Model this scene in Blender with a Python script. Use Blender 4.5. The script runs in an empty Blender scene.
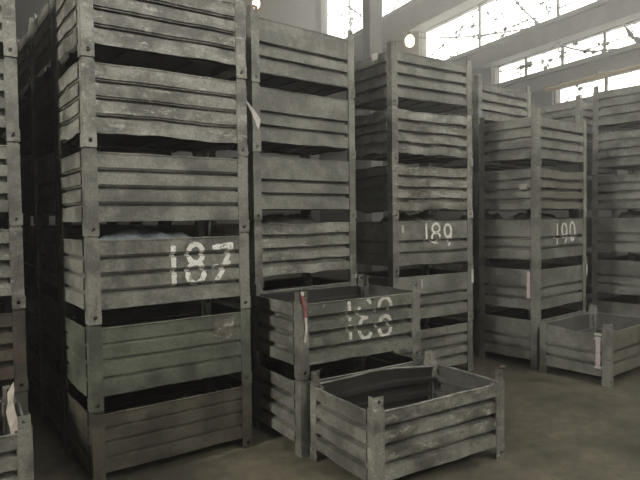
import bpy, bmesh, math, random
from mathutils import Vector, Matrix, noise

scene = bpy.context.scene
col = scene.collection
P = 0.6            # stacking pitch of the crates
W, D = 1.225, 0.80 # outer size of a crate
LEG, T = 0.082, 0.006

# ------------------------------------------------------------------ materials
def nodes_of(name):
    m = bpy.data.materials.new(name); m.use_nodes = True
    nt = m.node_tree; nt.nodes.clear()
    return m, nt, nt.nodes, nt.links

def ramp(N, stops):
    r = N.new('ShaderNodeValToRGB'); e = r.color_ramp.elements
    while len(e) < len(stops): e.new(0.5)
    for i, (p, c) in enumerate(stops):
        e[i].position = p
        e[i].color = (*c, 1) if isinstance(c, tuple) else (c, c, c, 1)
    return r

def mix(N, L, fac, a, b, mode='MIX'):
    n = N.new('ShaderNodeMix'); n.data_type = 'RGBA'; n.blend_type = mode
    for sock, v in ((n.inputs[0], fac), (n.inputs[6], a), (n.inputs[7], b)):
        if hasattr(v, 'is_linked'): L.new(v, sock)
        elif isinstance(v, tuple): sock.default_value = (*v, 1)
        else: sock.default_value = v
    return n.outputs[2]

def coords(N, L, scale=(1, 1, 1)):
    tc = N.new('ShaderNodeTexCoord'); oi = N.new('ShaderNodeObjectInfo')
    mul = N.new('ShaderNodeMath'); mul.operation = 'MULTIPLY'; mul.inputs[1].default_value = 40
    L.new(oi.outputs['Random'], mul.inputs[0])
    add = N.new('ShaderNodeVectorMath'); add.operation = 'ADD'
    L.new(tc.outputs['Object'], add.inputs[0]); L.new(mul.outputs[0], add.inputs[1])
    mp = N.new('ShaderNodeMapping'); mp.inputs['Scale'].default_value = scale
    L.new(add.outputs[0], mp.inputs[0])
    return mp.outputs[0]

def noisetex(N, L, vec, scale, detail=5, rough=0.6):
    t = N.new('ShaderNodeTexNoise'); t.inputs['Scale'].default_value = scale
    t.inputs['Detail'].default_value = detail; t.inputs['Roughness'].default_value = rough
    L.new(vec, t.inputs['Vector'])
    return t.outputs['Fac']

def steel(name, base, dark, rust=(0.075, 0.047, 0.032), pale=(0.36, 0.35, 0.30), rust_at=0.62, pale_at=0.66, rough=0.55):
    m, nt, N, L = nodes_of(name)
    v = coords(N, L); vs = coords(N, L, (3.0, 3.0, 0.55)); vh = coords(N, L, (1.0, 1.0, 2.4))
    n1 = noisetex(N, L, v, 3.4, 8, 0.68)
    r1 = ramp(N, [(0.43, 0.0), (0.56, 1.0)]); L.new(n1, r1.inputs[0])
    c = mix(N, L, r1.outputs[0], dark, base)
    n5 = noisetex(N, L, vh, 2.6, 9, 0.74)                   # broad worn areas
    r5 = ramp(N, [(pale_at - 0.09, 0.0), (pale_at + 0.10, 0.5)]); L.new(n5, r5.inputs[0])
    c = mix(N, L, r5.outputs[0], c, pale)
    n2 = noisetex(N, L, vs, 5.0, 6, 0.7)                    # vertical runs of rust
    r2 = ramp(N, [(rust_at, 0.0), (rust_at + 0.1, 0.85)]); L.new(n2, r2.inputs[0])
    c = mix(N, L, r2.outputs[0], c, rust)
    n6 = noisetex(N, L, v, 11.0, 7, 0.75)                   # small dark chips
    r6 = ramp(N, [(rust_at + 0.02, 0.0), (rust_at + 0.06, 0.8)]); L.new(n6, r6.inputs[0])
    c = mix(N, L, r6.outputs[0], c, tuple(x * 0.8 for x in rust))
    n3 = noisetex(N, L, vh, 8.0, 8, 0.72)                   # scuffed pale patches along the ribs
    r3 = ramp(N, [(pale_at, 0.0), (pale_at + 0.05, 0.8)]); L.new(n3, r3.inputs[0])
    c = mix(N, L, r3.outputs[0], c, pale)
    n4 = noisetex(N, L, v, 55.0, 3, 0.6)                    # fine grime
    r4 = ramp(N, [(0.3, 0.62), (0.7, 1.2)]); L.new(n4, r4.inputs[0])
    c = mix(N, L, 1.0, c, r4.outputs[0], 'MULTIPLY')
    b = N.new('ShaderNodeBsdfPrincipled'); L.new(c, b.inputs['Base Color'])
    b.inputs['Roughness'].default_value = rough; b.inputs['Metallic'].default_value = 0.15
    bp = N.new('ShaderNodeBump'); bp.inputs['Strength'].default_value = 0.25; bp.inputs['Distance'].default_value = 0.012
    L.new(n1, bp.inputs['Height']); L.new(bp.outputs[0], b.inputs['Normal'])
    o = N.new('ShaderNodeOutputMaterial'); L.new(b.outputs[0], o.inputs[0])
    return m

def plain(name, c1, c2=None, scale=6, rough=0.8, bump=0.0):
    m, nt, N, L = nodes_of(name)
    v = coords(N, L); n1 = noisetex(N, L, v, scale, 6, 0.65)
    r = ramp(N, [(0.35, c1), (0.68, c2 or c1)]); L.new(n1, r.inputs[0])
    b = N.new('ShaderNodeBsdfPrincipled'); L.new(r.outputs[0], b.inputs['Base Color'])
    b.inputs['Roughness'].default_value = rough
    if bump:
        bp = N.new('ShaderNodeBump'); bp.inputs['Strength'].default_value = bump; bp.inputs['Distance'].default_value = 0.02
        L.new(n1, bp.inputs['Height']); L.new(bp.outputs[0], b.inputs['Normal'])
    o = N.new('ShaderNodeOutputMaterial'); L.new(b.outputs[0], o.inputs[0])
    return m

def worn_paint(name, color, at, soft, scale=22):
    m, nt, N, L = nodes_of(name)
    v = coords(N, L); n1 = noisetex(N, L, v, scale, 6, 0.7)
    r = ramp(N, [(at, 0.0), (at + soft, 1.0)]); L.new(n1, r.inputs[0])
    d = N.new('ShaderNodeBsdfDiffuse'); d.inputs[0].default_value = (*color, 1)
    t = N.new('ShaderNodeBsdfTransparent'); mx = N.new('ShaderNodeMixShader')
    L.new(r.outputs[0], mx.inputs[0]); L.new(t.outputs[0], mx.inputs[1]); L.new(d.outputs[0], mx.inputs[2])
    o = N.new('ShaderNodeOutputMaterial'); L.new(mx.outputs[0], o.inputs[0])
    return m

def glass(name):
    m, nt, N, L = nodes_of(name)
    v = coords(N, L); n1 = noisetex(N, L, v, 2.6, 9, 0.78)
    r = ramp(N, [(0.575, 0.0), (0.595, 1.0)]); L.new(n1, r.inputs[0])   # flecks of dirt stuck on the pane
    t = N.new('ShaderNodeBsdfTransparent'); t.inputs[0].default_value = (0.93, 0.93, 0.91, 1)
    g = N.new('ShaderNodeBsdfGlossy'); g.inputs['Roughness'].default_value = 0.05
    m1 = N.new('ShaderNodeMixShader'); m1.inputs[0].default_value = 0.03
    L.new(t.outputs[0], m1.inputs[1]); L.new(g.outputs[0], m1.inputs[2])
    d = N.new('ShaderNodeBsdfDiffuse'); d.inputs[0].default_value = (0.12, 0.11, 0.09, 1)
    m2 = N.new('ShaderNodeMixShader'); L.new(r.outputs[0], m2.inputs[0])
    L.new(m1.outputs[0], m2.inputs[1]); L.new(d.outputs[0], m2.inputs[2])
    o = N.new('ShaderNodeOutputMaterial'); L.new(m2.outputs[0], o.inputs[0])
    return m

def glow(name, c, s):
    m, nt, N, L = nodes_of(name)
    e = N.new('ShaderNodeEmission'); e.inputs[0].default_value = (*c, 1); e.inputs[1].default_value = s
    o = N.new('ShaderNodeOutputMaterial'); L.new(e.outputs[0], o.inputs[0])
    return m

def concrete_floor(name):
    m, nt, N, L = nodes_of(name)
    tc = N.new('ShaderNodeTexCoord'); v = tc.outputs['Object']
    n1 = noisetex(N, L, v, 0.9, 8, 0.7); n2 = noisetex(N, L, v, 9.0, 6, 0.7); n3 = noisetex(N, L, v, 60.0, 3, 0.6)
    r1 = ramp(N, [(0.40, (0.040, 0.034, 0.022)), (0.58, (0.112, 0.098, 0.064))]); L.new(n1, r1.inputs[0])
    r2 = ramp(N, [(0.35, 0.6), (0.65, 1.2)]); L.new(n2, r2.inputs[0])
    r3 = ramp(N, [(0.3, 0.8), (0.7, 1.15)]); L.new(n3, r3.inputs[0])
    c = mix(N, L, 1.0, r1.outputs[0], r2.outputs[0], 'MULTIPLY'); c = mix(N, L, 1.0, c, r3.outputs[0], 'MULTIPLY')
    b = N.new('ShaderNodeBsdfPrincipled'); L.new(c, b.inputs['Base Color']); b.inputs['Roughness'].default_value = 0.75
    bp = N.new('ShaderNodeBump'); bp.inputs['Strength'].default_value = 0.3; bp.inputs['Distance'].default_value = 0.01
    L.new(n2, bp.inputs['Height']); L.new(bp.outputs[0], b.inputs['Normal'])
    o = N.new('ShaderNodeOutputMaterial'); L.new(b.outputs[0], o.inputs[0])
    return m

M = {
    'grey':  steel('grey_steel', (0.190, 0.185, 0.156), (0.088, 0.085, 0.070)),
    'scuff': steel('scuffed_steel', (0.200, 0.194, 0.163), (0.074, 0.070, 0.058), pale_at=0.57, rust_at=0.60),
    'smooth': steel('smooth_grey_steel', (0.188, 0.184, 0.155), (0.098, 0.095, 0.079), rust_at=0.70, pale_at=0.71),
    'olive': steel('olive_grey_steel', (0.142, 0.143, 0.114), (0.070, 0.071, 0.055), rust_at=0.60, pale_at=0.64),
    'green': steel('greenish_steel', (0.108, 0.118, 0.084), (0.052, 0.056, 0.041), rust_at=0.60, pale_at=0.72),
    'brown': steel('brown_steel', (0.078, 0.069, 0.050), (0.036, 0.031, 0.023), rust_at=0.58, pale_at=0.74),
    'warm':  steel('warm_grey_steel', (0.148, 0.136, 0.108), (0.080, 0.072, 0.056), rust_at=0.60, pale_at=0.68),
    'rusty': steel('rusty_steel', (0.210, 0.198, 0.165), (0.072, 0.062, 0.048), pale_at=0.55, rust_at=0.56),
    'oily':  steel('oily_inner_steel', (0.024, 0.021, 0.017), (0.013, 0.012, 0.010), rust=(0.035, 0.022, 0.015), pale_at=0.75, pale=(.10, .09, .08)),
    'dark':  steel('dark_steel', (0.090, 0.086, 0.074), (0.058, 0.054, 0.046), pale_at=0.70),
}
M_DIGIT = worn_paint('white_marking_paint', (0.62, 0.61, 0.55), 0.34, 0.12)
M_DIGIT_WORN = worn_paint('worn_marking_paint', (0.46, 0.45, 0.39), 0.33, 0.14, 11)
M_TAG = plain('white_tag', (0.30, 0.29, 0.25), (0.44, 0.43, 0.38), 30)
M_PINK = plain('faded_pink_tag', (0.36, 0.27, 0.25), (0.46, 0.40, 0.37), 30)
M_RED = plain('red_tape', (0.15, 0.018, 0.018), (0.24, 0.09, 0.08), 40)
M_CONC = plain('concrete', (0.13, 0.125, 0.11), (0.20, 0.193, 0.172), 1.5, 0.9, 0.2)
M_WALL = plain('grey_plaster', (0.13, 0.126, 0.113), (0.18, 0.175, 0.158), 0.8, 0.9, 0.15)
M_ROOF = plain('roof_sheet', (0.16, 0.155, 0.145), (0.22, 0.21, 0.2), 1.0, 0.9)
M_FLOOR = concrete_floor('worn_concrete_floor')
M_FRAME = plain('window_steel', (0.10, 0.095, 0.085), (0.15, 0.14, 0.125), 5)
M_GLASS = glass('dirty_glass')
M_GLOW = glow('lamp_light', (1.0, 0.74, 0.40), 7)
M_LAMP = plain('lamp_metal', (0.14, 0.135, 0.12), (0.2, 0.19, 0.17), 8, 0.6)
M_PLASTIC = plain('bluish_plastic', (0.10, 0.13, 0.14), (0.38, 0.42, 0.43), 7, 0.4)
M_SCRAP = plain('pale_card', (0.20, 0.175, 0.14), (0.32, 0.29, 0.24), 9)
M_HEAP = plain('dark_fill_scrap', (0.018, 0.016, 0.013), (0.20, 0.19, 0.16), 7)
M_PIPE = plain('yellow_pipe', (0.36, 0.27, 0.08), (0.30, 0.25, 0.16), 5)

# ------------------------------------------------------------------ helpers
def link_mesh(name, me, parent=None, loc=None):
    o = bpy.data.objects.new(name, me); col.objects.link(o)
    if parent: o.parent = parent
    if loc: o.location = loc
    return o

def to_mesh(name, bm, mat, smooth=False):
    bmesh.ops.recalc_face_normals(bm, faces=bm.faces)
    me = bpy.data.meshes.new(name); bm.to_mesh(me); bm.free()
    me.materials.append(mat)
    if smooth:
        for p in me.polygons: p.use_smooth = True
    return me

def box(bm, x0, x1, y0, y1, z0, z1, mtx=None):
    vs = [bm.verts.new(Vector(c)) for c in ((x0, y0, z0), (x1, y0, z0), (x1, y1, z0), (x0, y1, z0),
                                            (x0, y0, z1), (x1, y0, z1), (x1, y1, z1), (x0, y1, z1))]
    if mtx:
        for v in vs: v.co = mtx @ v.co
    for f in ((0, 3, 2, 1), (4, 5, 6, 7), (0, 1, 5, 4), (1, 2, 6, 5), (2, 3, 7, 6), (3, 0, 4, 7)):
        bm.faces.new([vs[i] for i in f])
    return vs

def shell(bm, pts, faces, offs, inner=0):
    """closed sheet: the given surface, a copy moved by offs, and the edges between them"""
    a = [bm.verts.new(p) for p in pts]; b = [bm.verts.new(p + o) for p, o in zip(pts, offs)]
    cnt = {}
    for f in faces:
        bm.faces.new([a[i] for i in f]); bm.faces.new([b[i] for i in reversed(f)]).material_index = inner
        for i, j in zip(f, f[1:] + f[:1]):
            k = (min(i, j), max(i, j)); cnt[k] = cnt.get(k, 0) + 1
    for (i, j), n in cnt.items():
        if n == 1: bm.faces.new([a[i], a[j], b[j], b[i]])

def tube(bm, pts, r, n=8):
    rings = []
    for i, p in enumerate(pts):
        d = (pts[min(i + 1, len(pts) - 1)] - pts[max(i - 1, 0)]).normalized()
        s = d.orthogonal().normalized(); t = d.cross(s)
        rings.append([bm.verts.new(p + (s * math.cos(a) + t * math.sin(a)) * r) for a in (k * math.tau / n for k in range(n))])
    for q, w in zip(rings, rings[1:]):
        for k in range(n): bm.faces.new([q[k], q[(k + 1) % n], w[(k + 1) % n], w[k]])
    bm.faces.new(list(reversed(rings[0]))); bm.faces.new(rings[-1])

def lathe(bm, prof, n=20, mtx=None):
    rings = []
    for r, z in prof:
        rg = [bm.verts.new((r * math.cos(k * math.tau / n), r * math.sin(k * math.tau / n), z)) for k in range(n)]
        if mtx:
            for v in rg: v.co = mtx @ v.co
        rings.append(rg)
    for q, w in zip(rings, rings[1:]):
        for k in range(n): bm.faces.new([q[k], q[(k + 1) % n], w[(k + 1) % n], w[k]])
    bm.faces.new(list(reversed(rings[0]))); bm.faces.new(rings[-1])

def tag(o, label=None, cat=None, group=None, kind=None):
    for k, v in (('label', label), ('category', cat), ('group', group), ('kind', kind)):
        if v: o[k] = v
    return o

def empty(name, loc=(0, 0, 0), rz=0.0, parent=None):
    o = bpy.data.objects.new(name, None); col.objects.link(o)
    o.location = loc; o.rotation_euler = (0, 0, rz); o.empty_display_size = 0.1
    if parent: o.parent = parent
    return o

# ------------------------------------------------------------------ crate parts
PROFILES = {   # (height fraction, depth behind the band face); three narrow double grooves / two grooves under a wide top band / wide grooves
    'narrow': [(0, 0), (.215, 0), (.23, -.040), (.262, -.040), (.268, -.014), (.288, -.014), (.295, 0),
               (.465, 0), (.48, -.040), (.512, -.040), (.518, -.014), (.538, -.014), (.545, 0),
               (.715, 0), (.73, -.040), (.762, -.040), (.768, -.014), (.788, -.014), (.795, 0), (1, 0)],
    'wide_top': [(0, 0), (.235, 0), (.25, -.046), (.315, -.046), (.325, 0), (.50, 0), (.515, -.046), (.575, -.046), (.585, 0), (.8, 0), (1, 0)],
    'ribbed': [(0, 0), (.175, 0), (.19, -.052), (.275, -.052), (.285, 0), (.445, 0), (.46, -.052), (.54, -.052), (.55, 0),
               (.71, 0), (.725, -.052), (.80, -.052), (.81, 0), (1, 0)],
    'shallow': [(0, 0), (.22, 0), (.24, -.018), (.27, -.018), (.29, 0), (.48, 0), (.50, -.018), (.53, -.018), (.55, 0),
                (.73, 0), (.75, -.014), (.77, -.014), (.79, 0), (1, 0)],
}
ZB, ZT = 0.098, 0.564     # bottom and top of the sheet sides inside a crate

class Panel:
    """one sheet side: surf(u, z) gives its outer surface, build() the mesh"""
    def __init__(s, side, prof, seed=0, dent=0.0, sag=0.0, wave=0.0, peel=0.0, zt=ZT):
        s.side, s.prof, s.dent, s.sag, s.wave, s.peel, s.zt = side, PROFILES[prof], dent, sag, wave, peel, zt
        r = random.Random(seed * 7 + {'front': 1, 'back': 2, 'left': 3, 'right': 4}[side])
        s.off = Vector((r.random() * 90, r.random() * 90, r.random() * 90))
        s.sc = r.uniform(-.25, .25)
        s.half = (W / 2 - LEG) if side in ('front', 'back') else (D / 2 - LEG)
        s.rec = -0.009 if side in ('front', 'back') else 0.010
    def depth(s, h):
        for (a, d), (b, e) in zip(s.prof, s.prof[1:]):
            if h <= b: return d + (e - d) * (h - a) / (b - a) if b > a else e
        return s.prof[-1][1]
    def local(s, u, h):
        z = ZB + (s.zt - ZB) * h
        q = u / s.half
        d = s.depth(h) + s.rec
        edge = max(0.0, 1 - q ** 4)
        nz = noise.noise(Vector((u * 3.1, z * 4.0, 0)) + s.off) + 0.5 * noise.noise(Vector((u * 7.0, z * 8.0, 3)) + s.off)
        d += s.dent * nz * edge - s.peel * h ** 1.5 * max(0, (-q + .3) / 1.3) ** 1.6
        z += -s.sag * math.exp(-((q - s.sc) / 0.55) ** 2) * h ** 2 * edge
        z += s.wave * (1 - h) ** 2 * edge * (noise.noise(Vector((u * 2.6, 9, 1)) + s.off) + 0.45 * noise.noise(Vector((u * 8.0, 2, 1)) + s.off))
        z += s.wave * 0.35 * h ** 3 * edge * noise.noise(Vector((u * 4.0, 19, 5)) + s.off)
        return d, z
    def place(s, u, d, z):
        if s.side == 'front': return Vector((u, -D / 2 - d, z))
        if s.side == 'back': return Vector((-u, D / 2 + d, z))
        if s.side == 'left': return Vector((-W / 2 - d, -u, z))
        return Vector((W / 2 + d, u, z))
    def at(s, u, z, lift=0.0):
        h = min(1, max(0, (z - ZB) / (s.zt - ZB)))
        d, zz = s.local(u, h)
        return s.place(u, d + lift, zz)
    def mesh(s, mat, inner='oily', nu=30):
        hs = []
        for (a, _), (b, _) in zip(s.prof, s.prof[1:]):
            k = max(1, int((b - a) / 0.06))
            hs += [a + (b - a) * i / k for i in range(k)]
        hs.append(1.0)
        pts, offs, faces = [], [], []
        n = nu + 1
        inn = s.place(0, -0.004, 0) - s.place(0, 0, 0)
        for h in hs:
            for i in range(n):
                u = -s.half + 2 * s.half * i / nu
                d, z = s.local(u, h); pts.append(s.place(u, d, z)); offs.append(inn)
        for j in range(len(hs) - 1):
            for i in range(nu):
                faces.append([j * n + i, j * n + i + 1, (j + 1) * n + i + 1, (j + 1) * n + i])
        bm = bmesh.new(); shell(bm, pts, faces, offs, 1)
        # rolled lip along the top edge
        tube(bm, [s.at(-s.half + 2 * s.half * i / nu, s.zt, -0.004) for i in range(n)], 0.009, 6)
        # flange that ties the sheet to the post legs at both ends
        for sg in (-1, 1):
            q0, q1 = s.place(sg * (s.half - .004), -.062, 0), s.place(sg * (s.half + .012), -.008, 0)
            box(bm, min(q0.x, q1.x), max(q0.x, q1.x), min(q0.y, q1.y), max(q0.y, q1.y), ZB + .004, ZT - .01)
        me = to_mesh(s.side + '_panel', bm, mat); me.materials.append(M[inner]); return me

def plate(bm, w, z0, z1, holes, place, th):
    """flat bar with round holes; place(a, z, d) turns strip coordinates into crate ones"""
    pts, faces = [], []
    def v(a, z): pts.append(place(a, z, 0)); return len(pts) - 1
    z = z0; prev = (v(0, z0), v(w, z0))
    for hz, r in holes:
        s = w * 0.42
        lo = (v(0, hz - s), v(w, hz - s)); faces.append([prev[0], prev[1], lo[1], lo[0]])
        hi = (v(0, hz + s), v(w, hz + s)); mid = (v(0, hz), v(w, hz))
        b, t = v(w / 2, hz - s), v(w / 2, hz + s)
        outer = [mid[1], hi[1], t, hi[0], mid[0], lo[0], b, lo[1]]
        inner = [v(w / 2 + r * math.cos(k * math.pi / 4), hz + r * math.sin(k * math.pi / 4)) for k in range(8)]
        faces[-1] = [prev[0], prev[1], lo[1], b, lo[0]]
        for k in range(8): faces.append([outer[k], outer[(k + 1) % 8], inner[(k + 1) % 8], inner[k]])
        prev = (hi[0], t, hi[1])
    top = (v(0, z1), v(w, z1))
    faces.append(list(prev) + [top[1], top[0]] if len(prev) == 3 else [prev[0], prev[1], top[1], top[0]])
    off = place(0, 0, th) - place(0, 0, 0)
    shell(bm, pts, faces, [off] * len(pts))

_posts = {}
def post_mesh(sx, sy, matkey, short=False):
    key = (sx, sy, matkey, short)
    if key in _posts: return _posts[key]
    bm = bmesh.new()
    def fr(inset, a0=0):   # leg in the front or back face
        return lambda a, z, d: Vector((sx * (W / 2 - inset - a - a0), sy * (D / 2 - inset - d), z))
    def sd(inset, a0=0):
        return lambda a, z, d: Vector((sx * (W / 2 - inset - d), sy * (D / 2 - inset - a - a0), z))
    plate(bm, LEG, 0, 0.586, [(0.045, 0.0135)], fr(0), T)
    plate(bm, LEG - T, 0, 0.586, [], sd(0, T), T)
    zt = 0.612 if short else 0.668
    plate(bm, LEG - 0.012, 0.54, zt, [] if short else [(0.634, 0.0135)], fr(T + .001), T)
    plate(bm, LEG - 0.012 - T, 0.54, zt - .004, [], sd(T + .001, T), T)
    # collar at the foot, a little wider than the post
    c = 0.005
    plate(bm, LEG + .006, 0.0, 0.088, [(0.045, 0.0165)], lambda a, z, d: Vector((sx * (W / 2 + c - a), sy * (D / 2 + c - d), z)), c)
    plate(bm, LEG + .004 - c, 0.0, 0.088, [], lambda a, z, d: Vector((sx * (W / 2 + c - d), sy * (D / 2 - a), z)), c)
    _posts[key] = to_mesh('corner_post', bm, M[matkey])
    return _posts[key]

_bases = {}
def base_mesh(matkey):
    if matkey in _bases: return _bases[matkey]
    bm = bmesh.new()
    x, y = W / 2 - 0.05, D / 2 - 0.05
    box(bm, -x, x, -y, y, 0.116, 0.122)                       # floor sheet
    for yy in (-y, y - 0.05): box(bm, -x, x, yy, yy + 0.05, 0.098, 0.116)
    for k in range(5):                                        # cross ribs underneath
        xx = -x + 0.02 + k * (2 * x - 0.10) / 4
        box(bm, xx, xx + 0.06, -y + 0.052, y - 0.052, 0.098, 0.116)
    _bases[matkey] = to_mesh('base', bm, M[matkey]); return _bases[matkey]

_panels = {}
def crate(loc, yaw, label, group, prof='narrow', mat='grey', seed=0, dent=.006, sag=0.0, wave=.006, post=None, sides=None,
          side_mat=None, zscale=1.0, short=None, inner=None, tops=None, peel=0.0, tilt=0.0):
    root = empty('stacking_crate', loc, yaw)
    root.scale = (1, 1, zscale); root.rotation_euler = (tilt, 0, yaw)
    tag(root, label, 'crate', group)
    pan = {}
    for side in ('front', 'back', 'left', 'right'):
        pr = (sides or {}).get(side, prof)
        sg = (tops or {}).get(side, sag)
        ln = peel if side == 'back' else 0.0
        p = Panel(side, pr, seed, dent, sg, wave, ln)
        mk = (side_mat or {}).get(side, mat)
        ik = (inner or {}).get(side, 'oily')
        key = (side, pr, seed, dent, sg, wave, ln, mk, ik)
        if key not in _panels: _panels[key] = p.mesh(M[mk], ik)
        link_mesh('side_panel' if side in ('front', 'back') else 'end_panel', _panels[key], root)
        pan[side] = p
    for sx in (-1, 1):
        for sy in (-1, 1):
            link_mesh('corner_post', post_mesh(sx, sy, post or mat, (sx, sy) == short), root)
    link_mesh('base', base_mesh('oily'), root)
    return root, pan

# ------------------------------------------------------------------ painted numbers and tags
def arc(cx, cy, rx, ry, a0, a1, n=14):
    return [(cx + rx * math.cos(math.radians(a0 + (a1 - a0) * i / n)), cy + ry * math.sin(math.radians(a0 + (a1 - a0) * i / n))) for i in range(n + 1)]
GLYPH = {  # strokes in a unit box
    '1': [[(.5, 1), (.5, .5), (.52, 0)]],
    '8': [arc(.5, .76, .40, .24, 0, 360, 20), arc(.5, .27, .44, .27, 0, 360, 20)],
    '7': [[(0, .93), (.45, .95), (.98, 1), (.72, .62), (.42, .25), (.08, 0)], [(.02, .42), (.5, .46), (.92, .52)]],
    '9': [arc(.48, .70, .36, .29, 0, 360, 20), [(.86, .78), (.84, .45), (.74, .15), (.50, 0)]],
    '0': [arc(.5, .5, .42, .5, 0, 360, 24)],
    'worn8': [arc(.5, .76, .40, .24, 25, 75, 5), arc(.5, .76, .40, .24, 165, 290, 10), arc(.5, .27, .44, .27, 110, 330, 14)],
    'arch8': [arc(.5, .66, .42, .30, -12, 192, 16), arc(.5, .25, .40, .25, 0, 360, 20)],
}
def paint(root, panel, items, width, mat, name='painted_number', seed=1):
    """items: (glyph, u0, u1, z0, z1) on the panel"""
    bm = bmesh.new(); rnd = random.Random(seed)
    for ch, u0, u1, z0, z1 in items:
        for st in GLYPH[ch]:
            pts = []
            P2 = [Vector((u0 + (u1 - u0) * a, z0 + (z1 - z0) * b)) for a, b in st]
            for a, b in zip(P2, P2[1:]):
                k = max(1, int((b - a).length / 0.007))
                pts += [a.lerp(b, i / k) for i in range(k)]
            pts.append(P2[-1])
            rows = []
            for i, q in enumerate(pts):
                t = (pts[min(i + 1, len(pts) - 1)] - pts[max(i - 1, 0)])
                if t.length < 1e-6: t = Vector((0, 1))
                t.normalize(); nrm = Vector((-t.y, t.x))
                w = width * (0.9 + 0.25 * noise.noise(Vector((q.x * 30, q.y * 30, seed))))
                if i in (0, len(pts) - 1): w *= 0.55
                rows.append([bm.verts.new(panel.at((q + nrm * w * s).x, (q + nrm * w * s).y, 0.003)) for s in (-.5, -.25, 0, .25, .5)])
            for a, b in zip(rows, rows[1:]):
                for k in range(4): bm.faces.new([a[k], a[k + 1], b[k + 1], b[k]])
    return link_mesh(name, to_mesh(name, bm, mat), root)

def strip(root, name, pts, w, mat, th=0.002, label=None):
    """thin tag: pts run along its middle, w is the half-width vector"""
    bm = bmesh.new(); P3 = []; faces = []; w = Vector(w)
    for i, p in enumerate(pts):
        s = 1.0 if not isinstance(p[-1], tuple) else 1.0
        P3 += [Vector(p) - w, Vector(p) + w]
    for i in range(len(pts) - 1): faces.append([2 * i, 2 * i + 1, 2 * i + 3, 2 * i + 2])
    nrm = (P3[1] - P3[0]).cross(P3[2] - P3[0]).normalized() * th
    shell(bm, P3, faces, [nrm] * len(P3))
    o = link_mesh(name, to_mesh(name, bm, mat), root)
    if label: o['label'] = label
    return o

# ------------------------------------------------------------------ crate stacks
def centre(fl, yaw):
    u = Vector((math.cos(yaw), math.sin(yaw))); n = Vector((-math.sin(yaw), math.cos(yaw)))
    c = Vector(fl) - (u + n) * 0.02 + u * W / 2 + n * D / 2
    return c
def fr_to_fl(fr, yaw): return Vector(fr) - Vector((math.cos(yaw), math.sin(yaw))) * (W - .04)
def bl_to_fl(bl, yaw): return Vector(bl) + Vector((math.sin(yaw), -math.cos(yaw))) * (D - .04)
ORD = ['bottom', 'second', 'third', 'fourth', 'fifth', 'sixth']
UP = ['at the bottom of', 'second from the floor in', 'third from the floor in', 'fourth from the floor in', 'fifth from the floor in', 'on top of']

def stack(fl, yaw, specs, where, group, z0=0.0, pitch=P, jitter=0.0, seed=0):
    rnd = random.Random(seed); out = []
    c = centre(fl, yaw); z = z0
    for k, sp in enumerate(specs):
        sp = dict(sp); look = sp.pop('look', 'grey ribbed steel crate'); full = sp.pop('label', None)
        dx, dy, da = (rnd.uniform(-1, 1) * jitter for _ in range(3))
        r, p = crate((c.x + dx, c.y + dy, z), yaw + da, full or '%s %s %s' % (look, UP[k] if k < len(specs) - 1 else UP[5], where), group, **sp)
        z += pitch * sp.get('zscale', 1.0); out.append((r, p))
    return out

YA = 0.619
A = stack((-1.557, 3.914), YA, [
    dict(prof='shallow', mat='brown', seed=11, wave=.010, zscale=.87, look='brown stained steel crate', dent=.008),
    dict(prof='shallow', mat='green', seed=12, wave=.012, dent=.009, look='greenish dented steel crate'),
    dict(prof='narrow', mat='grey', seed=13, look='grey crate', label='grey crate painted with the large white number 187'),
    dict(prof='narrow', mat='grey', seed=14, wave=.006, look='grey grooved steel crate'),
    dict(prof='narrow', mat='scuff', seed=15, wave=.028, dent=.010, look='grooved crate with torn corner tag'),
    dict(prof='narrow', mat='scuff', seed=16, wave=.028, dent=.010, look='pale scuffed grooved crate'),
], 'the stack marked 187', 'crates in the stack marked 187')

B_FL = Vector((-.553, 4.957)) * 1.035
B = stack(B_FL, .696, [
    dict(prof='ribbed', mat='grey', seed=21, look='shadowed ribbed crate'),
    dict(prof='ribbed', mat='grey', seed=22, look='shadowed ribbed crate'),
    dict(prof='ribbed', mat='scuff', seed=24, wave=.035, dent=.014, sag=.012, look='dented crate with buckled lower edge'),
    dict(prof='wide_top', mat='smooth', seed=25, look='smooth crate with wide top band'),
    dict(prof='wide_top', mat='smooth', seed=26, wave=.014, look='smooth grey wide-banded crate'),
    dict(prof='wide_top', mat='smooth', seed=27, wave=.010, look='smooth wide-banded crate')],
    'the stack behind crate 188', 'crates in the stack behind the crate marked 188', pitch=.604)

C = stack((.777, 6.17), .586, [
    dict(prof='ribbed', mat='grey', seed=31, wave=.008, look='ribbed steel crate'),
    dict(prof='wide_top', mat='smooth', seed=32, look='wide-banded crate with white corner tag'),
    dict(prof='wide_top', mat='smooth', seed=33, wave=.010, label='wide-banded grey crate with 189 brushed in white near its top edge'),
    dict(prof='ribbed', mat='rusty', seed=34, wave=.045, dent=.016, side_mat={'left': 'dark'}, look='rusty mottled crate with buckled edges'),
    dict(prof='ribbed', mat='scuff', seed=35, wave=.050, dent=.030, sag=.012, look='dented scuffed crate'),
    dict(prof='ribbed', mat='grey', seed=36, wave=.006, look='ribbed crate under the bright windows'),
], 'the stack marked 189', 'crates in the stack marked 189')

D_FL = Vector((2.534, 6.79)) * 1.008
DS = stack(D_FL, .699, [
    dict(prof='wide_top', mat='smooth', seed=41, look='grey wide-banded crate'),
    dict(prof='wide_top', mat='smooth', seed=42, wave=.016, look='wide-banded crate with pinkish tag'),
    dict(prof='wide_top', mat='smooth', seed=43, label='grey crate with 190 sprayed in white, third from floor at the far corner'),
    dict(prof='ribbed', mat='grey', seed=44, side_mat={'front': 'warm'}, sag=.02, wave=.012, look='brownish crate with a small end label'),
    dict(prof='ribbed', mat='grey', seed=45, wave=.008, look='grey ribbed crate'),
], 'the stack marked 190', 'crates in the stack marked 190')

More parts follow.
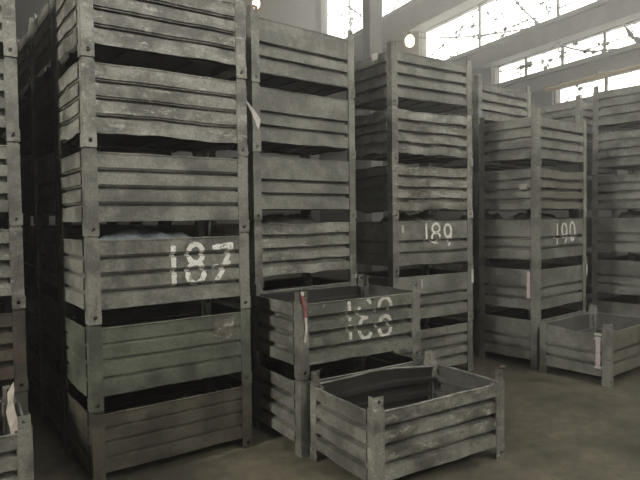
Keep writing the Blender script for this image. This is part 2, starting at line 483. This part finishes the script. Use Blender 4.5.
# open crates in front
F_FL = Vector((-.155, 4.337)) * 1.012
G_root, G_pan = stack(F_FL, .577, [dict(prof='ribbed', mat='grey', seed=51, wave=.006,
    label='grey ribbed crate on the floor directly under the crate marked 188')], '', 'crates stacked under number 188')[0]
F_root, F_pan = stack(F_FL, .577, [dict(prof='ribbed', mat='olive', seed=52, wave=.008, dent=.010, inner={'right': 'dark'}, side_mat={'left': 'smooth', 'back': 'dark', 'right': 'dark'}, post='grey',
    label='open greenish crate with worn number 188 and red tape on its corner')], '', 'crates stacked under number 188', z0=P)[0]
E_root, E_pan = stack((.342, 3.699), .561, [dict(prof='ribbed', mat='scuff', seed=53, wave=.008, dent=.010, side_mat={'back': 'grey', 'left': 'grey'}, tops={'back': -.02}, peel=.11, inner={'right': 'dark'},
    label='open empty ribbed crate standing alone nearest on the floor')], '', None)[0]
H_root, H_pan = stack((3.036, 6.087), .677, [dict(prof='wide_top', mat='smooth', seed=58, dent=.006, inner={'right': 'dark', 'back': 'dark', 'left': 'dark', 'front': 'dark'}, tops={'left': .035}, side_mat={'front': 'warm'}, short=(-1, 1),
    label='open low crate on the floor in front of the stack marked 190')], '', None)[0]
M_YAW = .60
M_root, M_pan = stack(fr_to_fl((-1.77, 3.45), M_YAW), M_YAW, [dict(prof='ribbed', mat='grey', seed=55, dent=.012, tops={'right': .03},
    label='open crate at the lower left edge in front of the leftmost stack')], '', None)[0]

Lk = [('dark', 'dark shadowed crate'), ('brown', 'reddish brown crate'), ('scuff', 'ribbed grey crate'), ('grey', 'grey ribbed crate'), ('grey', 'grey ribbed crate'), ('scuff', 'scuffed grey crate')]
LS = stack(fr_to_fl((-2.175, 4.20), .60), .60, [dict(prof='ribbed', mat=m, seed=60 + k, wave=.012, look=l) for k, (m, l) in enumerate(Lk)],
           'the stack cut by the left photo edge', 'crates in the stack at the left edge')

def rear(fl, yaw, where, group, mats, prof='narrow', seed=70, n=6):
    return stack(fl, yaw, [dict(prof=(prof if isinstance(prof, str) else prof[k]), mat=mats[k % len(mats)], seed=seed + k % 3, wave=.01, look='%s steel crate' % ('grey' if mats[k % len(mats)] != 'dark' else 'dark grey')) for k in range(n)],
                 where, group, jitter=0, seed=seed)
nA = Vector((-math.sin(YA), math.cos(YA)))
for i, w in enumerate(['first stack behind the 187 stack', 'second stack behind the 187 stack',
                       'third stack behind the 187 stack', 'farthest stack behind the 187 stack']):
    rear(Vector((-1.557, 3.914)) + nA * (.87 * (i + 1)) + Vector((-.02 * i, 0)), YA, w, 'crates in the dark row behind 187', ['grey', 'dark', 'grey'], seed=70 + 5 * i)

nL = Vector((-math.sin(.60), math.cos(.60)))  # unseen stacks added only to keep light out of the aisle
for i, w in enumerate(['first unseen stack added behind left edge', 'second unseen stack added behind left edge', 'third unseen stack added behind left edge']):
    rear(fr_to_fl((-2.15, 4.20), .60) + nL * (.87 * (i + 1)) - Vector((.04 * (i + 1), 0)), .60, w, 'crates in the unseen row added to darken the aisle', ['dark', 'grey', 'dark'], seed=120 + 5 * i)

J = rear((2.09, 7.66), .67, 'the tall stack behind 190', 'crates in the tall stack behind 190', ['grey', 'scuff'], 'ribbed', 91)
I_FL = bl_to_fl((4.00, 8.47), .67)
Ik = [('smooth', 'wide_top', 'wide-banded grey crate'), ('smooth', 'wide_top', 'wide-banded smooth crate'), ('smooth', 'wide_top', 'crate with a pale round blotch'),
      ('grey', 'ribbed', 'ribbed grey crate'), ('scuff', 'ribbed', 'ribbed scuffed crate'), ('grey', 'ribbed', 'grey ribbed crate')]
IS = stack(I_FL, .67, [dict(prof=p_, mat=m, seed=95 + k, wave=.01, look=l) for k, (m, p_, l) in enumerate(Ik)], 'the stack at right edge', 'crates in the stack at the right edge')
K = rear((4.03, 9.03), .67, 'the stack right of the 190 stack', 'crates in the stack behind the right edge stack', ['grey', 'scuff'], 'ribbed', 105)

# painted numbers (u is measured from the middle of the side)
def uF(x): return x - (W - .04) / 2
r, pn = A[2]
paint(r, pn['front'], [('1', uF(.535), uF(.635), .215, .515), ('8', uF(.685), uF(.83), .225, .520), ('7', uF(.895), uF(1.06), .215, .510)], .043, M_DIGIT, seed=3)
r, pn = C[2]
paint(r, pn['front'], [('1', uF(.42), uF(.52), .345, .550), ('8', uF(.545), uF(.69), .330, .545), ('9', uF(.735), uF(.88), .290, .535)], .032, M_DIGIT, seed=4)
strip(r, 'paper_tag', [pn['front'].at(uF(.125), z, .006) for z in (.535, .45)], (.017, 0, 0), M_TAG, label='small white tag')
r, pn = DS[2]
paint(r, pn['front'], [('1', uF(.43), uF(.50), .240, .520), ('9', uF(.56), uF(.72), .260, .520), ('0', uF(.76), uF(.92), .300, .530)], .031, M_DIGIT, seed=5)
paint(F_root, F_pan['front'], [('1', uF(.40), uF(.50), .395, .555), ('1', uF(.41), uF(.50), .245, .365), ('worn8', uF(.535), uF(.69), .240, .560), ('arch8', uF(.735), uF(.90), .235, .570)], .034, M_DIGIT_WORN, seed=6)

# tags and tape on the crates
x0, y0 = -W / 2, -D / 2
strip(F_root, 'warning_tape', [(x0 + .020, y0 - .008, .665), (x0 + .030, y0 - .012, .60), (x0 + .042, y0 - .009, .54), (x0 + .048, y0 - .010, .47)], (.0125, 0, 0), M_RED, label='red tape strip')
strip(F_root, 'tape_tail', [(x0 + .050, y0 - .010, .47), (x0 + .052, y0 - .016, .39), (x0 + .046, y0 - .012, .33), (x0 + .040, y0 - .012, .28)], (.010, 0, 0), M_TAG, label='dirty white tape end')
strip(F_root, 'tape_knot', [(x0 + .018, y0 - .014, .672), (x0 + .024, y0 - .016, .640)], (.012, 0, 0), M_TAG, label='white knot')
r, pn = C[1]
strip(r, 'paper_tag', [pn['front'].at(uF(.40), z, .006) for z in (.535, .44, .34)], (.011, 0, 0), M_TAG, label='white paper strip')
strip(r, 'corner_tag', [(-x0 - .018, y0 - .014, z) for z in (.60, .52, .44)], (.02, 0, 0), M_TAG, label='white corner tag')
r, pn = C[5]
strip(r, 'paper_label', [(x0 - .018, -y0 - .15 - .40, z) for z in (.59, .515)], (0, .05, 0), M_TAG, label='white paper label')
r, pn = DS[1]
strip(r, 'end_label', [(x0 - .020, -D / 2 + .10, z) for z in (.55, .40, .24)], (0, .022, 0), M_PINK, label='faded pink label strip')
strip(r, 'corner_tag', [(-x0 - .012, y0 - .014, z) for z in (.58, .50, .43)], (.02, 0, 0), M_TAG, label='white corner tag')
r, pn = DS[3]
strip(r, 'end_label', [(x0 - .020, -D / 2 + .17, z) for z in (.40, .335)], (0, .05, 0), M_SCRAP, label='small pale label')
strip(H_root, 'end_label', [(x0 - .020, -D / 2 + .115, z) for z in (.52, .36, .20)], (0, .024, 0), M_PINK, label='faded pink label strip')
for z in (.55, .50, .195): strip(H_root, 'label_holder', [(x0 - .022, -D / 2 + .115, z + .012), (x0 - .022, -D / 2 + .115, z - .012)], (0, .038, 0), M_TAG, label='pale label holder')
r, pn = A[1]
strip(r, 'label_plate', [pn['front'].at(uF(.98), z, .004) for z in (.535, .48, .42, .375)], (.085, 0, 0), M['rusty'], label='rusty pale label plate')
r, pn = A[4]
bm = bmesh.new()
fl = [Vector((-x0 - .02, y0 - .018, .44)), Vector((-x0 + .035, y0 - .05, .36)), Vector((-x0 + .085, y0 - .07, .285)), Vector((-x0 + .075, y0 - .055, .20)), Vector((-x0 + .03, y0 - .03, .33))]
shell(bm, fl, [[0, 1, 4], [1, 2, 3], [1, 3, 4]], [Vector((.001, .003, 0))] * 5)
tg = link_mesh('torn_tag', to_mesh('torn_tag', bm, M_TAG), r); tg['label'] = 'torn pale tag hanging from the corner'

# bent rim strap on the crate at the lower left
bm = bmesh.new()
q = [Vector((-x0 - .03, -y0 - .05, .66)), Vector((-x0 - .035, -y0 - .12, .61)), Vector((-x0 - .06, -y0 - .24, .58)), Vector((-x0 - .05, -y0 - .34, .50)), Vector((-x0 - .045, -y0 - .40, .42))]
pts = []
for i, p_ in enumerate(q): pts += [p_ + Vector((-.022, -.02, -.03)), p_ + Vector((.022, .02, .03))]
shell(bm, pts, [[2 * i, 2 * i + 1, 2 * i + 3, 2 * i + 2] for i in range(4)], [Vector((-.003, .003, 0))] * len(pts))
bs = link_mesh('bent_strap', to_mesh('bent_strap', bm, M_SCRAP), M_root); bs['label'] = 'pale bent strap inside the corner'

# ------------------------------------------------------------------ contents glimpsed through the gaps, and dark fill added to close them
def heap(name, root, cx, cy, sx, sy, z0, z1, mat, label, cat, seed):
    """crumpled sheet, scrap or added gap fill lying in a crate, standing on its base"""
    bm = bmesh.new(); n = 22; pts = []; faces = []
    for j in range(n + 1):
        for i in range(n + 1):
            a, b = i / n * 2 - 1, j / n * 2 - 1
            e = max(0, 1 - max(abs(a), abs(b)) ** 6)
            h = z0 + (z1 - z0) * e * (.92 + .13 * noise.noise(Vector((a * 3.5, b * 3.5, seed))) + .05 * noise.noise(Vector((a * 9, b * 9, seed))))
            pts.append(Vector((a * sx, b * sy, h - z0)))
    for j in range(n):
        for i in range(n): faces.append([j * (n + 1) + i, j * (n + 1) + i + 1, (j + 1) * (n + 1) + i + 1, (j + 1) * (n + 1) + i])
    shell(bm, pts, faces, [Vector((0, 0, .003))] * len(pts))
    o = link_mesh(name, to_mesh(name, bm, mat, True))
    s, c = math.sin(root.rotation_euler.z), math.cos(root.rotation_euler.z)
    o.location = root.location + Vector((cx * c - cy * s, cx * s + cy * c, z0)); o.rotation_euler = (0, 0, root.rotation_euler.z)
    return tag(o, label, cat)
heap('plastic_sheet', A[2][0], -.10, -.04, .41, .27, .1225, .65, M_PLASTIC, 'bluish crumpled plastic sheet heaped inside the crate marked 187', 'plastic sheet', 2)
for rt, seed, label in ((C[2][0], 5, 'pale scrap flecks on dark fill closing the gap above the 189 mark'),
                        (DS[2][0], 8, 'pale scrap flecks on dark fill closing the gap of the crate sprayed 190'),
                        (IS[2][0], 9, 'dark fill added to close the third gap of the right-edge stack'),
                        (J[2][0], 10, 'dark fill added to close the third gap of the tall stack behind 190'),
                        (B[2][0], 11, 'dark fill added to close the gap of the buckled crate behind 188')):
    heap('gap_fill_scrap', rt, 0, 0, .46, .26, .1225, .672, M_HEAP, label, 'scrap', seed)  # dark masses added so no bright background shows through the gaps

def litter(x, y, s, seed, label):
    rnd = random.Random(seed); bm = bmesh.new(); pts = []
    n = 6
    for j in range(n):
        for i in range(n):
            a, b = i / (n - 1) - .5, j / (n - 1) - .5
            pts.append(Vector((a * s, b * s * .6, s * .25 * (0.5 + noise.noise(Vector((a * 4, b * 4, seed)))))))
    z = min(p_.z for p_ in pts)
    pts = [p_ - Vector((0, 0, z)) for p_ in pts]
    shell(bm, pts, [[j * n + i, j * n + i + 1, (j + 1) * n + i + 1, (j + 1) * n + i] for j in range(n - 1) for i in range(n - 1)], [Vector((0, 0, .002))] * len(pts))
    o = link_mesh('paper_scrap', to_mesh('paper_scrap', bm, M_SCRAP)); o.location = (x, y, 0); o.rotation_euler = (0, 0, rnd.random() * 3)
    tag(o, label, 'scrap')
litter(2.17, 6.90, .09, 4, 'small pale paper scrap on the floor before the 190 stack')

# ------------------------------------------------------------------ the hall (its own axes: x to the glazed wall, y along it)
HY = 0.463
hn = Vector((math.cos(HY), math.sin(HY), 0)); hd = Vector((-math.sin(HY), math.cos(HY), 0))
A0, A1, B0, B1, H = -8.0, 13.0, -6.0, 26.0, 14.0
def hall(name, boxes, mat, kind='structure', parent=None):
    bm = bmesh.new()
    for b in boxes: box(bm, *b)
    o = link_mesh(name, to_mesh(name, bm, mat), parent)
    if not parent: o.rotation_euler = (0, 0, HY)
    if kind and not parent: o['kind'] = kind
    return o
hall('floor', [(A0 - .3, A1 + .4, B0 - .3, B1 + .3, -.15, 0)], M_FLOOR)
# glazed wall on the right: rows of glass between concrete beams
Zs = 4.85
R1, R2, R3, R4 = (Zs, 5.30), (5.74, 6.45), (7.02, 8.60), (9.55, 13.2)
ends = {R1: 11.6, R2: 13.95, R3: 17.7, R4: 25.6}
wall_boxes = [(A1, A1 + .35, B0, B1 + .3, 0, Zs), (A1, A1 + .35, B0, B1 + .3, R4[1], H)]
for R, e in ends.items():
    wall_boxes.append((A1, A1 + .35, e, B1 + .3, R[0], R[1]))
hall('wall_right', wall_boxes, M_WALL)
for k, (z0, z1, pr) in enumerate([(R1[1], R2[0], .30), (R2[1], R3[0], .35), (R3[1], R4[0], .45)]):
    hall('trim_%d' % (k + 1), [(A1 - pr, A1 + .35, B0, B1, z0, z1), (A1 - pr - .12, A1 - pr, B0, B1, z1 - .12, z1)], M_CONC)
wn = 0
BAYS = {R1: 1.6, R2: 1.3, R3: 3.1, R4: 2.6}
for R, e in ends.items():
    b = e
    while b > B0 + .5:
        b2 = max(B0, b - BAYS[R]); wn += 1
        f = .028
        fr = hall('window_%d' % wn, [(A1 + .10, A1 + .16, b2, b2 + f, *R), (A1 + .10, A1 + .16, b - f, b, *R),
                                     (A1 + .10, A1 + .16, b2 + f, b - f, R[0], R[0] + f), (A1 + .10, A1 + .16, b2 + f, b - f, R[1] - f, R[1])], M_FRAME)
        p_ = hall('pane', [(A1 + .125, A1 + .131, b2 + f, b - f, R[0] + f, R[1] - f)], M_GLASS, parent=fr)
        b = b2
# far wall with a high window
hall('wall_far', [(A0, A1, B1, B1 + .3, 0, 11.5), (A0, 4.2, B1, B1 + .3, 11.5, 13.0), (7.6, A1, B1, B1 + .3, 11.5, 13.0), (A0, A1, B1, B1 + .3, 13.0, H)], M_WALL)
wn += 1
fr = hall('window_%d' % wn, [(4.2, 7.6, B1 + .1, B1 + .16, 11.5, 11.56), (4.2, 7.6, B1 + .1, B1 + .16, 12.94, 13.0)] + [(4.2 + k * .835, 4.26 + k * .835, B1 + .1, B1 + .16, 11.56, 12.94) for k in range(5)], M_FRAME)
hall('pane', [(4.26, 7.54, B1 + .125, B1 + .131, 11.56, 12.94)], M_GLASS, parent=fr)
# left wall, wall behind the camera with high glazing, roof
LW = (.5, 2.5, 4.4, 8.4)     # tall window in the left wall
BW = (1.5, 9.5, 6.0, 13.0)    # glazing behind the camera
hall('wall_left', [(A0 - .3, A0, B0, B1, 0, LW[2]), (A0 - .3, A0, B0, B1, LW[3], H), (A0 - .3, A0, LW[1], B1, LW[2], LW[3]), (A0 - .3, A0, B0, LW[0], LW[2], LW[3])], M_WALL)
hall('wall_back', [(A0, A1, B0 - .3, B0, 0, BW[2]), (A0, A1, B0 - .3, B0, BW[3], H), (BW[1], A1, B0 - .3, B0, BW[2], BW[3]), (A0, BW[0], B0 - .3, B0, BW[2], BW[3]), (5.3, 5.7, B0 - .3, B0, BW[2], BW[3])], M_WALL)
hall('ceiling', [(A0 - .3, A1 + .35, B0 - .3, B1 + .3, H, H + .2)], M_ROOF)
# free standing concrete column in front of the windows
cx, cy = 1.49, 16.0
bm = bmesh.new(); lathe(bm, [(.36, 0), (.36, .25), (.26, .32), (.26, H - .5), (.34, H - .3), (.34, H)], 4, Matrix.Translation((cx, cy, 0)) @ Matrix.Rotation(HY + math.pi / 4, 4, 'Z'))
o = link_mesh('trim_4', to_mesh('trim_4', bm, M_CONC)); o['kind'] = 'structure'

# pipe on brackets below the lowest beam
pr = empty('pipe_run', hn * (A1 - .45) + hd * 3 + Vector((0, 0, 5.18)), HY)
tag(pr, 'thin yellowed pipe running along the lowest window beam', 'pipe')
bm = bmesh.new(); tube(bm, [Vector((0, k * .7, 0)) for k in range(-4, 13)], .05, 10); link_mesh('pipe', to_mesh('pipe', bm, M_PIPE), pr)
for k in range(-1, 5):
    bm = bmesh.new(); box(bm, -.02, .16, k * 1.7 - .02, k * 1.7 + .02, .04, .14); link_mesh('bracket', to_mesh('bracket', bm, M_FRAME), pr)

# slack cables and tie rods across the glazing, with clots of dirt caught on them
def rod(b0, z0, b1, z1, label, seed, a=A1 - .06, r=.022):
    rnd = random.Random(seed)
    p0, p1 = hn * a + hd * b0 + Vector((0, 0, z0)), hn * a + hd * b1 + Vector((0, 0, z1))
    root = empty('tie_rod', p0); tag(root, label, 'tie rod', 'rods across the windows')
    bm = bmesh.new(); n = 14
    pts = [(p1 - p0) * (i / n) + Vector((0, 0, -.10 * math.sin(math.pi * i / n))) for i in range(n + 1)]
    tube(bm, pts, r, 7); link_mesh('rod', to_mesh('rod', bm, M_FRAME), root)
    for k in range(8):
        bm = bmesh.new()
        c = pts[rnd.randrange(1, n)] + (pts[1] - pts[0]) * rnd.random()
        s = rnd.uniform(.035, .075)
        lathe(bm, [(s * .3, -s), (s * .9, -s * .4), (s * .8, s * .4), (s * .25, s)], 6, Matrix.Translation(c) @ Matrix.Rotation(rnd.random() * 3, 4, 'X'))
        link_mesh('dirt_clump', to_mesh('dirt_clump', bm, M_FRAME), root)
rod(25.2, 13.0, 20.6, 9.7, 'rod sloping down left of the concrete column', 1)
rod(19.5, 9.7, 15.2, 13.0, 'rod sloping up right of the concrete column', 2)
rod(17.6, 8.35, 12.3, 7.15, 'rod sloping down to the middle beam in the middle windows', 3)
rod(13.2, 8.55, 11.9, 7.1, 'short steep rod crossing the middle windows', 4)
rod(10.2, 7.1, 9.2, 8.55, 'short rod rising beside the rightmost middle windows', 5)
rod(11.3, 6.40, 9.6, 5.85, 'rod sloping across the lower window strip', 6)
rod(9.4, 6.4, 8.9, 5.85, 'short steep rod in the lower window strip', 7)
rod(15.9, 7.95, 8.2, 7.55, 'long sagging wire crossing the middle windows', 8, a=A1 - .24, r=.014)
rod(20.3, 12.2, 14.5, 10.4, 'long rod falling to the right in the upper windows', 9, a=A1 - .30)
rod(13.4, 6.15, 8.4, 6.05, 'sagging wire along the lower window strip', 10, a=A1 - .22, r=.014)

rod(23.5, 9.8, 18.5, 11.6, 'rod rising to the right in the upper windows', 11, a=A1 - .42, r=.016)
rod(16.6, 7.25, 13.4, 8.4, 'thin rod rising right from the middle beam', 12, a=A1 - .50, r=.016)
rod(12.6, 5.95, 10.9, 6.35, 'thin rod rising right in the lower window strip', 13, a=A1 - .50, r=.014)
rod(14.9, 7.3, 9.0, 7.2, 'low wire sagging just above the middle beam', 14, a=A1 - .62, r=.014)
def dirt(b0, b1, z, seed, label):
    rnd = random.Random(seed); bm = bmesh.new(); b = b0
    while b < b1:
        s = rnd.uniform(.02, .075) if rnd.random() < .8 else rnd.uniform(.07, .12)
        c = hn * (A1 + rnd.uniform(-.02, .06)) + hd * b + Vector((0, 0, z + s * .6))
        lathe(bm, [(s * .9, -s * .6), (s, -s * .1), (s * .6, s * .5), (s * .15, s * rnd.uniform(.8, 1.6))], 6, Matrix.Translation(c))
        b += rnd.uniform(.06, .55)
    o = link_mesh('dirt', to_mesh('dirt', bm, M_FRAME)); tag(o, label, 'dirt', None, 'stuff')
dirt(B0 + 4, 13.9, R2[0], 11, 'clumps of dirt along the lowest glazing sill')
dirt(B0 + 4, 17.8, R3[0], 12, 'clumps of dirt along the middle glazing sill')
dirt(B0 + 8, 25.5, R4[0], 13, 'clumps of dirt along the upper glazing sill')
# glowing lamps on wall brackets
def lamp(px, label):
    root = empty('wall_lamp', px, HY); tag(root, label, 'lamp', 'lit lamps high on the walls')
    return root
def lamp_parts(root, back):
    bm = bmesh.new(); lathe(bm, [(.02, -.22), (.12, -.17), (.17, -.06), (.17, .06), (.11, .17), (.02, .21)], 16); link_mesh('bulb', to_mesh('bulb', bm, M_GLOW, True), root)
    bm = bmesh.new(); lathe(bm, [(.05, .20), (.09, .22), (.09, .30), (.03, .36)], 14); link_mesh('socket', to_mesh('socket', bm, M_LAMP), root)
    bm = bmesh.new(); tube(bm, [Vector((0, 0, .34)), back * .35 + Vector((0, 0, .46)), back * .62 + Vector((0, 0, .40)), back * .66 + Vector((0, 0, .25))], .022, 8)
    link_mesh('arm', to_mesh('arm', bm, M_LAMP), root)
l1 = lamp(Vector((.157 * 21.0, 21.0, 8.08)), 'glowing lamp on the glazed wall above the stack marked 189'); lamp_parts(l1, Vector((1, 0, 0)))
l2 = lamp(Vector((-.103 * 26.9, 26.9, 11.6)), 'glowing lamp high on the far wall above the stack behind 188'); lamp_parts(l2, Vector((0, 1, 0)))

# ------------------------------------------------------------------ dust haze filling the hall
m, nt, N, L = nodes_of('dust_haze')
vs = N.new('ShaderNodeVolumeScatter'); vs.inputs['Color'].default_value = (.95, .93, .88, 1); vs.inputs['Density'].default_value = 0.020; vs.inputs['Anisotropy'].default_value = 0.77
om = N.new('ShaderNodeOutputMaterial'); L.new(vs.outputs[0], om.inputs['Volume'])
hz = hall('haze', [(A0 - .2, A1 + .3, B0 - .2, B1 + .2, -.05, H + .1)], m, kind='stuff')
tag(hz, 'thin dusty haze filling the hall under the windows', 'haze')

# ------------------------------------------------------------------ light
world = bpy.data.worlds.new('sky'); scene.world = world; world.use_nodes = True
bg = world.node_tree.nodes['Background']; bg.inputs[0].default_value = (1.0, .985, .94, 1); bg.inputs[1].default_value = 5.0

def window_light(name, a0, a1, b0, b1, z0, z1, facing, power):
    ld = bpy.data.lights.new(name, 'AREA'); ld.shape = 'RECTANGLE'
    ld.size = max(a1 - a0, b1 - b0); ld.size_y = z1 - z0; ld.energy = power; ld.color = (1, .975, .905)
    o = bpy.data.objects.new(name, ld); col.objects.link(o)
    o.location = hn * ((a0 + a1) / 2) + hd * ((b0 + b1) / 2) + Vector((0, 0, (z0 + z1) / 2))
    o.rotation_euler = facing.to_track_quat('-Z', 'Z').to_euler()
    return o
window_light('daylight_back', BW[0], BW[1], B0 - .5, B0 - .5, BW[2], BW[3], hd, 1350)
window_light('daylight_left', A0 - .5, A0 - .5, LW[0], LW[1], LW[2], LW[3], hn, 2350)

# ------------------------------------------------------------------ camera
cam = bpy.data.cameras.new('camera'); co = bpy.data.objects.new('camera', cam); col.objects.link(co)
cam.sensor_width = 36; cam.lens = 580.9 * 36 / 640; cam.clip_end = 200
co.matrix_world = Matrix.Translation((0, 0, 1.831)) @ Matrix.Rotation(math.pi / 2 - .03907, 4, 'X') @ Matrix.Rotation(-.01265, 4, 'Z')
scene.camera = co
scene.view_settings.view_transform = 'Standard'; scene.view_settings.look = 'None'
scene.view_settings.gamma = 1; scene.view_settings.use_curve_mapping = False
scene.view_settings.exposure = 0.12
